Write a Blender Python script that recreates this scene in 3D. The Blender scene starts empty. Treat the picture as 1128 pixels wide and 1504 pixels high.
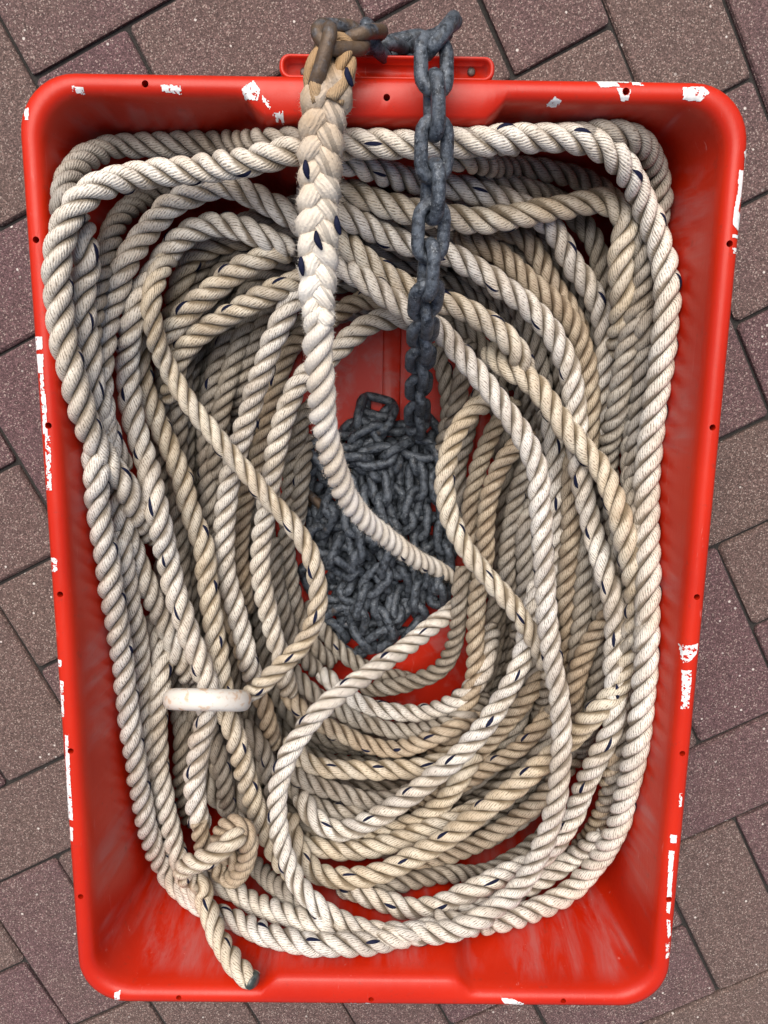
import bpy, bmesh, math, random
import numpy as np
from mathutils import Vector, Matrix, Euler
from mathutils.bvhtree import BVHTree

# ------------------------------------------------------------------ camera
scene = bpy.context.scene
CAM_LOC = np.array([-0.0009, 0.2104, 0.9807])
CAM_ROT = (-0.19634, -0.00365, 0.01312)
FPX = 1180.0                                   # focal length in photo pixels (1128 x 1504)
cam_data = bpy.data.cameras.new('camera')
cam = bpy.data.objects.new('camera', cam_data)
scene.collection.objects.link(cam)
cam.location = CAM_LOC
cam.rotation_euler = CAM_ROT
cam_data.sensor_fit = 'VERTICAL'
cam_data.sensor_height = 36.0
cam_data.lens = 36.0 * FPX / 1504.0
cam_data.clip_start = 0.02
cam_data.clip_end = 200
scene.camera = cam

# ------------------------------------------------------------------ sky, sun, exposure
SUN_EL, SUN_AZ = math.radians(62), math.radians(-14)      # azimuth measured from +y towards +x
world = bpy.data.worlds.new('World')
scene.world = world
world.use_nodes = True
wn = world.node_tree
for n in list(wn.nodes): wn.nodes.remove(n)
w_out = wn.nodes.new('ShaderNodeOutputWorld')
w_bg = wn.nodes.new('ShaderNodeBackground')
w_sky = wn.nodes.new('ShaderNodeTexSky')
w_sky.sky_type = 'NISHITA'
w_sky.sun_disc = False
w_sky.sun_elevation = SUN_EL
w_sky.sun_rotation = SUN_AZ
w_sky.air_density = 1.0
w_sky.dust_density = 4.0
w_sky.ozone_density = 0.6
w_bg.inputs['Strength'].default_value = 0.05
wn.links.new(w_sky.outputs[0], w_bg.inputs[0])
wn.links.new(w_bg.outputs[0], w_out.inputs[0])
sun_d = bpy.data.lights.new('sun', 'SUN')
sun_d.energy = 1.5
sun_d.angle = math.radians(55)
sun_d.color = (1.0, 0.95, 0.88)
sun = bpy.data.objects.new('sun', sun_d)
scene.collection.objects.link(sun)
sun.location = (0, 1, 3)
sdir = Vector((math.sin(SUN_AZ) * math.cos(SUN_EL), math.cos(SUN_AZ) * math.cos(SUN_EL), math.sin(SUN_EL)))
sun.rotation_euler = sdir.to_track_quat('Z', 'Y').to_euler()
scene.view_settings.view_transform = 'Standard'
scene.view_settings.look = 'None'
scene.view_settings.gamma = 1.0
scene.view_settings.use_curve_mapping = False
scene.view_settings.exposure = 1.5

rng = np.random.default_rng(11)
random.seed(5)
PI = math.pi
ROT = np.array(Euler(CAM_ROT, 'XYZ').to_matrix())


def ray(px, py):
    d = np.array([(px - 564.0) / FPX, -(py - 752.0) / FPX, -1.0])
    return ROT @ d


def at(px, py, z):
    """the point of the place at height z that shows at photo pixel (px, py)"""
    d = ray(px, py)
    return CAM_LOC + d * ((z - CAM_LOC[2]) / d[2])


# ------------------------------------------------------------------ helpers
def link(o):
    scene.collection.objects.link(o)
    return o


def mesh_obj(name, verts, faces, mat, parent=None, smooth=True, uvs=None):
    me = bpy.data.meshes.new(name)
    me.from_pydata([tuple(v) for v in verts], [], [tuple(f) for f in faces])
    me.update()
    if smooth:
        me.polygons.foreach_set('use_smooth', [True] * len(me.polygons))
    if mat: me.materials.append(mat)
    o = link(bpy.data.objects.new(name, me))
    if parent: o.parent = parent
    return o


def np_mesh(name, V, Q, mat, parent=None, extra=None, uv=None, lobe=None, caps=()):
    """V (n,3) float, Q (m,4) int quads; uv / lobe (n,2) per-vertex coordinates"""
    me = bpy.data.meshes.new(name)
    n, m = len(V), len(Q)
    ncap = sum(len(c) for c in caps)
    me.vertices.add(n)
    me.vertices.foreach_set('co', np.asarray(V, np.float32).ravel())
    loops = np.concatenate([np.asarray(Q, np.int32).ravel()] + [np.asarray(c, np.int32) for c in caps])
    me.loops.add(len(loops))
    me.loops.foreach_set('vertex_index', loops)
    starts = list(range(0, 4 * m, 4)); s = 4 * m
    for c in caps:
        starts.append(s); s += len(c)
    me.polygons.add(m + len(caps))
    me.polygons.foreach_set('loop_start', np.array(starts, np.int32))
    me.update(calc_edges=True)
    me.polygons.foreach_set('use_smooth', np.array([True] * m + [False] * len(caps)))
    for nm, co in (('yarn', uv), ('lobe', lobe)):
        if co is not None:
            l = me.uv_layers.new(name=nm)
            l.data.foreach_set('uv', np.asarray(co, np.float32)[loops].ravel())
    if mat: me.materials.append(mat)
    me.validate()
    o = link(bpy.data.objects.new(name, me))
    if parent: o.parent = parent
    return o


def empty(name, loc=(0, 0, 0)):
    o = link(bpy.data.objects.new(name, None))
    o.location = loc
    o.empty_display_size = 0.02
    return o


def tag(o, label=None, cat=None, kind=None, group=None):
    if label: o['label'] = label
    if cat: o['category'] = cat
    if kind: o['kind'] = kind
    if group: o['group'] = group
    return o


class NT:
    def __init__(self, name):
        self.m = bpy.data.materials.new(name)
        self.m.use_nodes = True
        self.t = self.m.node_tree
        self.b = self.t.nodes['Principled BSDF']
        self.coord = None

    def n(self, kind, **kw):
        nd = self.t.nodes.new(kind)
        for k, v in kw.items():
            if k in nd.inputs: nd.inputs[k].default_value = v
            else: setattr(nd, k, v)
        return nd

    def l(self, a, b): self.t.links.new(a, b)

    def math(self, op, a, b=None, clamp=False):
        nd = self.t.nodes.new('ShaderNodeMath'); nd.operation = op; nd.use_clamp = clamp
        for i, x in enumerate((a, b)):
            if x is None: continue
            if isinstance(x, (int, float)): nd.inputs[i].default_value = x
            else: self.l(x, nd.inputs[i])
        return nd.outputs[0]

    def ramp(self, fac, stops, interp='LINEAR'):
        r = self.t.nodes.new('ShaderNodeValToRGB')
        r.color_ramp.interpolation = interp
        el = r.color_ramp.elements
        while len(el) < len(stops): el.new(0.5)
        for e, (p, c) in zip(el, stops):
            e.position = p
            e.color = (c, c, c, 1) if isinstance(c, (int, float)) else (*c, 1)
        self.l(fac, r.inputs[0])
        return r.outputs[0]

    def mix(self, fac, a, b, blend='MIX'):
        nd = self.t.nodes.new('ShaderNodeMix'); nd.data_type = 'RGBA'; nd.blend_type = blend
        for idx, x in ((0, fac), (6, a), (7, b)):
            if isinstance(x, (int, float)): nd.inputs[idx].default_value = x
            elif isinstance(x, tuple): nd.inputs[idx].default_value = (*x, 1)
            else: self.l(x, nd.inputs[idx])
        return nd.outputs[2]

    def noise(self, vec, scale, detail=3, rough=0.55, dist=0.0):
        nd = self.n('ShaderNodeTexNoise')
        nd.inputs['Scale'].default_value = scale
        nd.inputs['Detail'].default_value = detail
        nd.inputs['Roughness'].default_value = rough
        nd.inputs['Distortion'].default_value = dist
        if vec is not None: self.l(vec, nd.inputs['Vector'])
        return nd.outputs['Fac']

    def bump(self, h, strength, dist):
        b = self.n('ShaderNodeBump')
        b.inputs['Strength'].default_value = strength
        b.inputs['Distance'].default_value = dist
        self.l(h, b.inputs['Height'])
        self.l(b.outputs[0], self.b.inputs['Normal'])


# ------------------------------------------------------------------ materials
def rope_material(name, light, dark, stain, fuzzy=False):
    t = NT(name)
    uv = t.n('ShaderNodeUVMap'); uv.uv_map = 'yarn'
    lb = t.n('ShaderNodeUVMap'); lb.uv_map = 'lobe'
    su = t.n('ShaderNodeSeparateXYZ'); t.l(uv.outputs[0], su.inputs[0])
    sl = t.n('ShaderNodeSeparateXYZ'); t.l(lb.outputs[0], sl.inputs[0])
    pos = t.n('ShaderNodeNewGeometry').outputs['Position']
    oi = t.n('ShaderNodeObjectInfo')
    n_fine = t.noise(pos, 420, 3, 0.6)
    n_mid = t.noise(pos, 38, 4, 0.6)
    n_big = t.noise(pos, 9, 2, 0.5)
    # yarns: fine broken ridges that lie nearly along the rope
    ph = t.math('ADD', t.math('MULTIPLY', su.outputs[1], 2 * PI * 30), t.math('MULTIPLY', su.outputs[0], 430))
    ph = t.math('ADD', ph, t.math('MULTIPLY', n_mid, 16.0))
    wave = t.math('ADD', t.math('MULTIPLY', t.math('SINE', ph), 0.5), 0.5)
    cx = t.n('ShaderNodeCombineXYZ')
    t.l(t.math('MULTIPLY', su.outputs[0], 260), cx.inputs[0])
    t.l(t.math('ADD', t.math('MULTIPLY', su.outputs[1], 46), t.math('MULTIPLY', su.outputs[0], 105)), cx.inputs[1])
    t.l(t.math('MULTIPLY', oi.outputs['Random'], 40), cx.inputs[2])
    tick = t.noise(cx.outputs[0], 1.0, 2, 0.6, 0.3)
    yarn = t.math('ADD', t.math('MULTIPLY', wave, 0.38), t.math('MULTIPLY', tick, 0.75))
    crack = t.ramp(t.math('ADD', yarn, t.math('MULTIPLY', t.math('SUBTRACT', n_fine, 0.5), 0.5)), [(0.30, 1.0), (0.50, 0.0)])
    base = t.mix(t.ramp(n_mid, [(0.35, 0.0), (0.68, 1.0)]), light, dark)
    base = t.mix(t.math('MULTIPLY', t.ramp(n_big, [(0.42, 0.0), (0.72, 1.0)]), 0.55), base, stain)
    grime = t.noise(pos, 24, 5, 0.65, 0.5)
    base = t.mix(t.math('MULTIPLY', t.ramp(grime, [(0.50, 0.0), (0.70, 1.0)]), 0.2 if fuzzy else 0.6), base, tuple(c * 0.8 for c in (stain[0], stain[1] * 1.05, stain[2] * 1.2)))
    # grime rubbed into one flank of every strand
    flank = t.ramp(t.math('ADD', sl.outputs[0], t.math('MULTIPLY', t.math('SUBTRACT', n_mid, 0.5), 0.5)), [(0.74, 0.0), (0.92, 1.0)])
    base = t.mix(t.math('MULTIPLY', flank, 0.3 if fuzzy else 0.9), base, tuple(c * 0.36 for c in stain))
    base = t.mix(t.math('MULTIPLY', crack, 0.15 if fuzzy else 0.85), base, tuple(c * 0.36 for c in stain))
    if fuzzy:
        sp = t.n('ShaderNodeSeparateXYZ'); t.l(pos, sp.inputs[0])
        far = t.ramp(t.math('ADD', sp.outputs[1], t.math('MULTIPLY', t.math('SUBTRACT', n_mid, 0.5), 0.10)), [(0.325, 0.0), (0.425, 1.0)])
        base = t.mix(t.math('MULTIPLY', far, 0.85), base, (0.33, 0.21, 0.11))
    tint = t.ramp(oi.outputs['Random'], [(0.0, (0.88, 0.87, 0.87)), (0.5, (1.0, 0.98, 0.95)), (1.0, (0.97, 0.935, 0.88))])
    base = t.mix(1.0, base, tint, 'MULTIPLY')
    t.l(base, t.b.inputs['Base Color'])
    t.b.inputs['Roughness'].default_value = 0.9 if fuzzy else 0.55
    t.b.inputs['Specular IOR Level'].default_value = 0.1 if fuzzy else 0.35
    h = t.math('ADD', t.math('MULTIPLY', yarn, 0.7), t.math('MULTIPLY', n_fine, 0.6))
    t.bump(h, 0.8, 0.0014)
    return t.m


def plain(name, col, rough=0.6, var=0.15, scale=60, metal=0.0, bump=0.0):
    t = NT(name)
    pos = t.n('ShaderNodeNewGeometry').outputs['Position']
    nz = t.noise(pos, scale, 4, 0.6)
    t.l(t.mix(t.ramp(nz, [(0.3, 0.0), (0.7, 1.0)]), tuple(c * (1 - var) for c in col), tuple(min(1, c * (1 + var)) for c in col)), t.b.inputs['Base Color'])
    t.b.inputs['Roughness'].default_value = rough
    t.b.inputs['Metallic'].default_value = metal
    if bump: t.bump(nz, 0.5, bump)
    return t.m


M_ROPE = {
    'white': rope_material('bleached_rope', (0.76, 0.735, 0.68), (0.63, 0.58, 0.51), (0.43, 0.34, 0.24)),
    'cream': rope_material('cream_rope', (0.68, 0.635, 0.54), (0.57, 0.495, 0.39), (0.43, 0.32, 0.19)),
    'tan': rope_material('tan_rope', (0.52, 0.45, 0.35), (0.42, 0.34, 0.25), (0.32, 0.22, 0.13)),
    'grey': rope_material('weathered_shaded_rope', (0.42, 0.39, 0.34), (0.33, 0.29, 0.24), (0.24, 0.185, 0.13)),  # weathered grey, darkened further to paint in shade on the deep turns
}
M_FUZZ = rope_material('worn_fuzzy_rope', (0.80, 0.77, 0.72), (0.72, 0.67, 0.59), (0.54, 0.44, 0.32), True)
M_EYE = rope_material('rust_stained_rope', (0.62, 0.48, 0.32), (0.42, 0.30, 0.18), (0.25, 0.16, 0.09), True)
M_NAVY = plain('navy_tracer', (0.006, 0.008, 0.026), 0.75, 0.3, 300)
M_NAVY.node_tree.nodes['Principled BSDF'].inputs['Specular IOR Level'].default_value = 0.15
M_END = plain('melted_rope_end', (0.045, 0.055, 0.05), 0.35, 0.5, 150, bump=0.001)


def red_material():
    t = NT('red_plastic')
    geo = t.n('ShaderNodeNewGeometry')
    pos = geo.outputs['Position']
    mp = t.n('ShaderNodeMapping'); mp.inputs['Scale'].default_value = (1, 1, 0.16)
    t.l(pos, mp.inputs[0])
    mp2 = t.n('ShaderNodeMapping'); mp2.inputs['Scale'].default_value = (1.0, 0.12, 0.9); mp2.inputs['Rotation'].default_value = (0.5, 0.2, 0.3)
    t.l(pos, mp2.inputs[0])
    big = t.noise(pos, 7, 3, 0.5)
    scuff = t.noise(mp.outputs[0], 46, 6, 0.72, 0.6)
    scratch = t.noise(mp2.outputs[0], 150, 4, 0.7, 1.2)
    sz = t.n('ShaderNodeSeparateXYZ'); t.l(pos, sz.inputs[0])
    patch = t.noise(mp.outputs[0], 16, 3, 0.6, 0.4)
    col = t.mix(t.ramp(big, [(0.35, 0.0), (0.7, 1.0)]), (0.42, 0.013, 0.002), (0.50, 0.018, 0.0025))
    below = t.ramp(sz.outputs[2], [(0.270, 1.0), (0.290, 0.0)])
    m = t.math('MULTIPLY', t.ramp(patch, [(0.47, 0.0), (0.55, 1.0)]), t.ramp(scuff, [(0.40, 0.0), (0.62, 1.0)]))
    m = t.math('MULTIPLY', t.math('MULTIPLY', m, 0.5), below)
    col = t.mix(m, col, (0.38, 0.14, 0.13))
    col = t.mix(t.math('MULTIPLY', t.ramp(scratch, [(0.66, 0.0), (0.74, 1.0)]), 0.35), col, (0.62, 0.28, 0.25))
    dirt = t.noise(pos, 90, 5, 0.7)
    col = t.mix(t.math('MULTIPLY', t.ramp(dirt, [(0.60, 0.0), (0.74, 1.0)]), 0.45), col, (0.16, 0.03, 0.02))
    t.l(col, t.b.inputs['Base Color'])
    rr = t.math('ADD', t.math('MULTIPLY', scuff, 0.30), 0.24)
    t.l(rr, t.b.inputs['Roughness'])
    t.b.inputs['Specular IOR Level'].default_value = 0.32
    hh = t.math('ADD', t.math('MULTIPLY', scuff, 0.5), t.math('MULTIPLY', scratch, 0.5))
    t.bump(hh, 0.25, 0.0012)
    return t.m


M_RED = red_material()
M_PAINT = plain('white_paint_mark', (0.66, 0.65, 0.63), 0.55, 0.2, 250)
M_SCREW = plain('grimy_screw', (0.10, 0.08, 0.07), 0.5, 0.6, 900, 0.4)


def chain_material(name, rust=0.0):
    t = NT(name)
    tc = t.n('ShaderNodeTexCoord').outputs['Object']
    pos = t.n('ShaderNodeNewGeometry').outputs['Position']
    a = t.noise(pos, 160, 5, 0.7)
    b = t.noise(pos, 620, 3, 0.7)
    c = t.noise(pos, 55, 3, 0.6)
    col = t.mix(t.ramp(a, [(0.38, 0.0), (0.60, 1.0)]), (0.010, 0.0135, 0.019), (0.092, 0.108, 0.130))
    col = t.mix(t.math('MULTIPLY', t.ramp(t.math('ADD', t.math('MULTIPLY', b, 0.5), t.math('MULTIPLY', t.noise(pos, 260, 4, 0.7, 0.8), 0.5)), [(0.54, 0.0), (0.63, 1.0)]), 0.5), col, (0.32, 0.345, 0.37))
    lo, hi = (0.66, 0.78) if rust == 0 else (0.30, 0.52)
    col = t.mix(t.math('MULTIPLY', t.ramp(c, [(lo, 0.0), (hi, 1.0)]), 0.85 if rust else 0.5), col, (0.11, 0.065, 0.032) if rust else (0.15, 0.11, 0.08))
    t.l(col, t.b.inputs['Base Color'])
    t.b.inputs['Metallic'].default_value = 0.25
    t.l(t.math('ADD', t.math('MULTIPLY', a, 0.3), 0.38), t.b.inputs['Roughness'])
    t.bump(t.math('ADD', a, t.math('MULTIPLY', b, 0.6)), 0.6, 0.0012)
    return t.m


M_CHAIN = chain_material('galvanised_chain')
M_RUST = chain_material('rusty_chain', 1.0)


def paver_material():
    t = NT('paver_concrete')
    pos = t.n('ShaderNodeNewGeometry').outputs['Position']
    oi = t.n('ShaderNodeObjectInfo')
    v1 = t.n('ShaderNodeTexVoronoi'); v1.inputs['Scale'].default_value = 760; t.l(pos, v1.inputs['Vector'])
    v2 = t.n('ShaderNodeTexVoronoi'); v2.inputs['Scale'].default_value = 230; t.l(pos, v2.inputs['Vector'])
    s1 = t.n('ShaderNodeSeparateColor'); t.l(v1.outputs['Color'], s1.inputs[0])
    s2 = t.n('ShaderNodeSeparateColor'); t.l(v2.outputs['Color'], s2.inputs[0])
    nz = t.noise(pos, 14, 4, 0.6)
    fine = t.noise(pos, 900, 2, 0.6)
    tone = t.math('ADD', t.math('MULTIPLY', oi.outputs['Random'], 0.6), t.math('MULTIPLY', nz, 0.5))
    base = t.ramp(tone, [(0.18, (0.120, 0.081, 0.068)), (0.50, (0.118, 0.075, 0.067)), (0.72, (0.114, 0.066, 0.066)), (1.0, (0.110, 0.060, 0.064))])
    grain = t.ramp(s1.outputs[0], [(0.0, 0.5), (0.35, 0.85), (0.75, 1.15), (0.97, 1.8)])
    col = t.mix(1.0, base, grain, 'MULTIPLY')
    speck = t.ramp(s1.outputs[1], [(0.915, 0.0), (0.93, 1.0)])
    col = t.mix(t.math('MULTIPLY', speck, 0.45), col, (0.52, 0.42, 0.36))
    stone = t.math('MULTIPLY', t.ramp(s2.outputs[1], [(0.986, 0.0), (0.992, 1.0)]), t.ramp(v2.outputs['Distance'], [(0.30, 1.0), (0.42, 0.0)]))
    col = t.mix(t.math('MULTIPLY', stone, 0.85), col, (0.66, 0.60, 0.54))
    t.l(col, t.b.inputs['Base Color'])
    t.b.inputs['Roughness'].default_value = 0.85
    t.b.inputs['Specular IOR Level'].default_value = 0.25
    t.bump(t.math('ADD', t.math('MULTIPLY', s1.outputs[2], 0.6), fine), 0.9, 0.0012)
    return t.m


M_PAVER = paver_material()
M_JOINT = plain('joint_sand', (0.022, 0.019, 0.017), 0.95, 0.5, 500, bump=0.002)
M_RING = None


def ring_material():
    t = NT('white_plastic')
    pos = t.n('ShaderNodeNewGeometry').outputs['Position']
    a = t.noise(pos, 95, 4, 0.6, 0.4)
    b = t.noise(pos, 45, 2, 0.5)
    f = t.math('MULTIPLY', t.ramp(a, [(0.52, 0.0), (0.62, 1.0)]), 0.75)
    col = t.mix(f, (0.62, 0.59, 0.53), (0.46, 0.25, 0.10))
    col = t.mix(t.math('MULTIPLY', t.ramp(b, [(0.45, 0.0), (0.75, 1.0)]), 0.4), col, (0.58, 0.48, 0.40))
    c = t.noise(pos, 210, 3, 0.7)
    col = t.mix(t.ramp(c, [(0.69, 0.0), (0.72, 1.0)]), col, (0.06, 0.05, 0.05))
    t.l(col, t.b.inputs['Base Color'])
    t.b.inputs['Roughness'].default_value = 0.4
    t.b.inputs['Subsurface Weight'].default_value = 0.1
    t.b.inputs['Subsurface Radius'].default_value = (0.004, 0.003, 0.002)
    t.bump(a, 0.15, 0.001)
    return t.m


M_RING = ring_material()

# ------------------------------------------------------------------ pavement
CELL, ANG, U0, V0 = 0.1213, math.radians(27.45), 0.0025, 0.0265
ground = mesh_obj('ground', [(-4, -4, -0.0075), (4, -4, -0.0075), (4, 4, -0.0075), (-4, 4, -0.0075)], [(0, 1, 2, 3)], M_JOINT, smooth=False)
tag(ground, kind='structure')
pavement = empty('pavement')
tag(pavement, kind='structure')


def paver_mesh(i):
    r = random.Random(i)
    a, b = CELL - 0.0020, CELL / 2 - 0.0020
    verts, faces = [], []
    prof = [(0.0, -0.05), (0.0, -0.0042), (0.0012, -0.0014), (0.0036, 0.0)]
    cr = 0.0055
    for ins, z in prof:
        for sx, sy in ((1, 1), (-1, 1), (-1, -1), (1, -1)):
            for q in range(3):
                ang = {(1, 1): 0, (-1, 1): 90, (-1, -1): 180, (1, -1): 270}[(sx, sy)] + q * 45
                ca, sa = math.cos(math.radians(ang)), math.sin(math.radians(ang))
                c0, c1 = a - ins - cr, b - ins - cr
                jit = 0.0009
                verts.append((sx * c0 + cr * ca + r.uniform(-jit, jit), sy * c1 + cr * sa + r.uniform(-jit, jit), z))
    n = 12
    for l in range(len(prof) - 1):
        for k in range(n):
            k2 = (k + 1) % n
            faces.append((l * n + k, l * n + k2, (l + 1) * n + k2, (l + 1) * n + k))
    faces.append(tuple((len(prof) - 1) * n + k for k in range(n)))
    me = bpy.data.meshes.new('paver')
    me.from_pydata(verts, [], faces)
    me.materials.append(M_PAVER)
    return me


paver_meshes = [paver_mesh(i) for i in range(6)]
ca, sa = math.cos(ANG), math.sin(ANG)
for i in range(-11, 11):
    for j in range(-13, 11):
        k = (i + j) % 4
        if k == 0: cu, cv, rot = i + 1.0, j + 0.5, 0.0
        elif k == 2: cu, cv, rot = i + 0.5, j + 1.0, PI / 2
        else: continue
        u, v = U0 + cu * CELL, V0 + cv * CELL
        x, y = u * ca - v * sa, u * sa + v * ca
        if abs(x) > 0.86 or y > 0.86 or y < -1.02: continue
        o = link(bpy.data.objects.new('paver', random.choice(paver_meshes)))
        o.parent = pavement
        o.location = (x, y, random.uniform(-0.0016, 0.0))
        o.rotation_euler = (random.uniform(-0.004, 0.004), random.uniform(-0.004, 0.004), ANG + rot + random.uniform(-0.006, 0.006) + random.choice((0, PI)))

# ------------------------------------------------------------------ red tub
TW, TL, RIM = 0.58, 0.845, 0.30
NC, NSX, NSY = 10, 60, 24
BUMP_C, BUMP_W, BUMP_D = -0.008, 0.088, 0.015


def sstep(x): x = min(1, max(0, x)); return x * x * (3 - 2 * x)


def rr_loop(d, z, bump=0.0, r0=0.046):
    hx, hy = TW / 2 - d, TL / 2 - d
    r = max(0.012, r0 - d * 0.55)
    pts = []

    def straight(p, q, n):
        for k in range(1, n):
            t = k / n
            pts.append((p[0] + (q[0] - p[0]) * t, p[1] + (q[1] - p[1]) * t))

    cs = [((hx - r, hy - r), 0), ((-hx + r, hy - r), 90), ((-hx + r, -hy + r), 180), ((hx - r, -hy + r), 270)]
    for ci, (c, a0) in enumerate(cs):
        arc = [(c[0] + r * math.cos(math.radians(a0 + 90 * q / NC)), c[1] + r * math.sin(math.radians(a0 + 90 * q / NC))) for q in range(NC + 1)]
        pts.extend(arc)
        nc, na = cs[(ci + 1) % 4]
        nxt = (nc[0] + r * math.cos(math.radians(na)), nc[1] + r * math.sin(math.radians(na)))
        straight(arc[-1], nxt, NSX if ci in (0, 2) else NSY)
    out = []
    for x, y in pts:
        if bump and abs(y) > hy - 1e-4:
            w = 1 - sstep((abs(x - BUMP_C) - BUMP_W) / 0.016)
            y -= math.copysign(bump * w, y)
        out.append((x, y, z))
    return out


# (inset, height, how much of the grip bulge)
PROFILE = [(0.049, 0.0, 0), (0.042, 0.007, 0), (0.0188, 0.258, 0), (0.0172, 0.266, 0), (0.0045, 0.268, 0), (0.0035, 0.262, 0), (0.0008, 0.262, 0),
           (0.0, 0.265, 0), (0.0, 0.290, 0), (0.0008, 0.2945, 0), (0.003, 0.2980, 0), (0.006, 0.2996, 0), (0.0095, 0.3000, .2), (0.0130, 0.2992, 1),
           (0.0158, 0.2968, 1), (0.0178, 0.2925, 1), (0.0192, 0.284, 1), (0.0262, 0.215, 1), (0.0350, 0.125, .9),
           (0.0445, 0.030, .8), (0.0465, 0.018, .6), (0.0510, 0.0095, .3), (0.0580, 0.0055, 0), (0.068, 0.0045, 0)]
tv, tf = [], []
for d, z, bmp in PROFILE: tv += rr_loop(d, z, bmp * BUMP_D)
nl = len(tv) // len(PROFILE)
for l in range(len(PROFILE) - 1):
    for k in range(nl):
        k2 = (k + 1) % nl
        tf.append((l * nl + k, l * nl + k2, (l + 1) * nl + k2, (l + 1) * nl + k))
tf.append(tuple(reversed(range(nl))))
tf.append(tuple((len(PROFILE) - 1) * nl + k for k in range(nl)))
tub = empty('fish_tub')
tag(tub, 'red plastic tub holding coiled rope and chain, rim scuffed with white paint', 'tub')
body = mesh_obj('body', tv, tf, M_RED, tub)
bm = bmesh.new(); bm.from_mesh(body.data); bmesh.ops.recalc_face_normals(bm, faces=bm.faces); bm.to_mesh(body.data); bm.free()
# drain holes punched through the rim
holes_px = [(45, 352), (65, 625), (82, 873), (95, 1103), (107, 1317), (1080, 358), (1052, 628), (1025, 877), (1004, 1107), (987, 1321),
            (213, 122), (920, 127), (263, 1476), (545, 1468), (827, 1477), (568, 143)]
hv, hf = [], []
for px, py in holes_px:
    p = at(px, py, RIM)
    x, y = p[0], p[1]
    if py not in (143,):
        if px < 110 or px > 980: x = math.copysign(TW / 2 - 0.009, x)
        else: y = math.copysign(TL / 2 - 0.009, y)
    b0 = len(hv)
    for z in (0.275, 0.32):
        for q in range(14):
            hv.append((x + 0.0027 * math.cos(q * PI / 7), y + 0.0027 * math.sin(q * PI / 7), z))
    for q in range(14):
        hf.append((b0 + q, b0 + (q + 1) % 14, b0 + 14 + (q + 1) % 14, b0 + 14 + q))
    hf.append(tuple(b0 + q for q in reversed(range(14))))
    hf.append(tuple(b0 + 14 + q for q in range(14)))
cutter = mesh_obj('cutter', hv, hf, None)
bo = body.modifiers.new('holes', 'BOOLEAN'); bo.operation = 'DIFFERENCE'; bo.object = cutter; bo.solver = 'EXACT'
bpy.context.view_layer.update()
dg = bpy.context.evaluated_depsgraph_get()
cut_me = bpy.data.meshes.new_from_object(body.evaluated_get(dg))
body.modifiers.clear()
if len(cut_me.polygons) > 1000:
    cut_me.name = 'body'
    body.data = cut_me
    cut_me.polygons.foreach_set('use_smooth', [True] * len(cut_me.polygons))
bpy.data.objects.remove(cutter)
try: body.data.set_sharp_from_angle(angle=math.radians(50))
except Exception: pass


def loft(name, loops, mat, parent, cap0=True, cap1=True):
    n = len(loops[0]); v = [p for lp in loops for p in lp]; f = []
    for l in range(len(loops) - 1):
        for k in range(n):
            f.append((l * n + k, l * n + (k + 1) % n, (l + 1) * n + (k + 1) % n, (l + 1) * n + k))
    if cap0: f.append(tuple(reversed(range(n))))
    if cap1: f.append(tuple((len(loops) - 1) * n + k for k in range(n)))
    return mesh_obj(name, v, f, mat, parent)


def rrect(cx, cy, hx, hy, r, z, n=6):
    out = []
    for sx, sy, a0 in ((1, 1, 0), (-1, 1, 90), (-1, -1, 180), (1, -1, 270)):
        for q in range(n + 1):
            a = math.radians(a0 + 90 * q / n)
            out.append((cx + sx * (hx - r) + r * math.cos(a), cy + sy * (hy - r) + r * math.sin(a), z))
    return out


# carrying lug outside the head end
lx0, lx1 = at(410, 90, 0.285)[0], at(727, 90, 0.285)[0]
ly1 = at(570, 80, 0.286)[1]
ly0 = TL / 2 + 0.0006
lcx, lcy, lhx, lhy = (lx0 + lx1) / 2, (ly0 + ly1) / 2, (lx1 - lx0) / 2, (ly1 - ly0) / 2
lug = loft('carry_handle', [rrect(lcx, lcy, lhx - .003, lhy - .001, .006, .262), rrect(lcx, lcy, lhx, lhy, .008, .266), rrect(lcx, lcy, lhx, lhy, .008, .284),
                            rrect(lcx, lcy, lhx - .0012, lhy - .0008, .007, .2862), rrect(lcx, lcy, lhx - .003, lhy - .0022, .006, .2862),
                            rrect(lcx, lcy, lhx - .004, lhy - .0032, .005, .284), rrect(lcx, lcy, lhx - .0052, lhy - .0042, .004, .275)], M_RED, tub)
for px in (447, 692):
    p = at(px, 106, 0.275)
    y = min(max(p[1], ly0 + 0.007), ly1 - 0.007)
    sc = loft('screw', [rrect(p[0], y, .0032, .0032, .003, .2745), rrect(p[0], y, .0032, .0032, .003, .2762), rrect(p[0], y, .0022, .0022, .002, .2770)], M_SCREW, lug)
p = at(568, 143, RIM)
# raised ribs of the tub floor
for cx_, hw in ((-0.105, .011), (0.012, .011), (0.125, .011)):
    loft('floor_rib', [rrect(cx_, 0, hw, .33, .008, .0030), rrect(cx_, 0, hw - .0005, .3295, .008, .0072), rrect(cx_, 0, hw - .002, .328, .006, .0084)], M_RED, tub)
for cy_ in (-0.25, 0.0, 0.262):
    loft('floor_rib', [rrect(0, cy_, .205, .009, .007, .0030), rrect(0, cy_, .2045, .0085, .006, .0066), rrect(0, cy_, .203, .007, .005, .0077)], M_RED, tub)

# white paint worn onto the rim
bvh = BVHTree.FromPolygons([v.co.copy() for v in body.data.vertices], [tuple(p_.vertices) for p_ in body.data.polygons])


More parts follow.
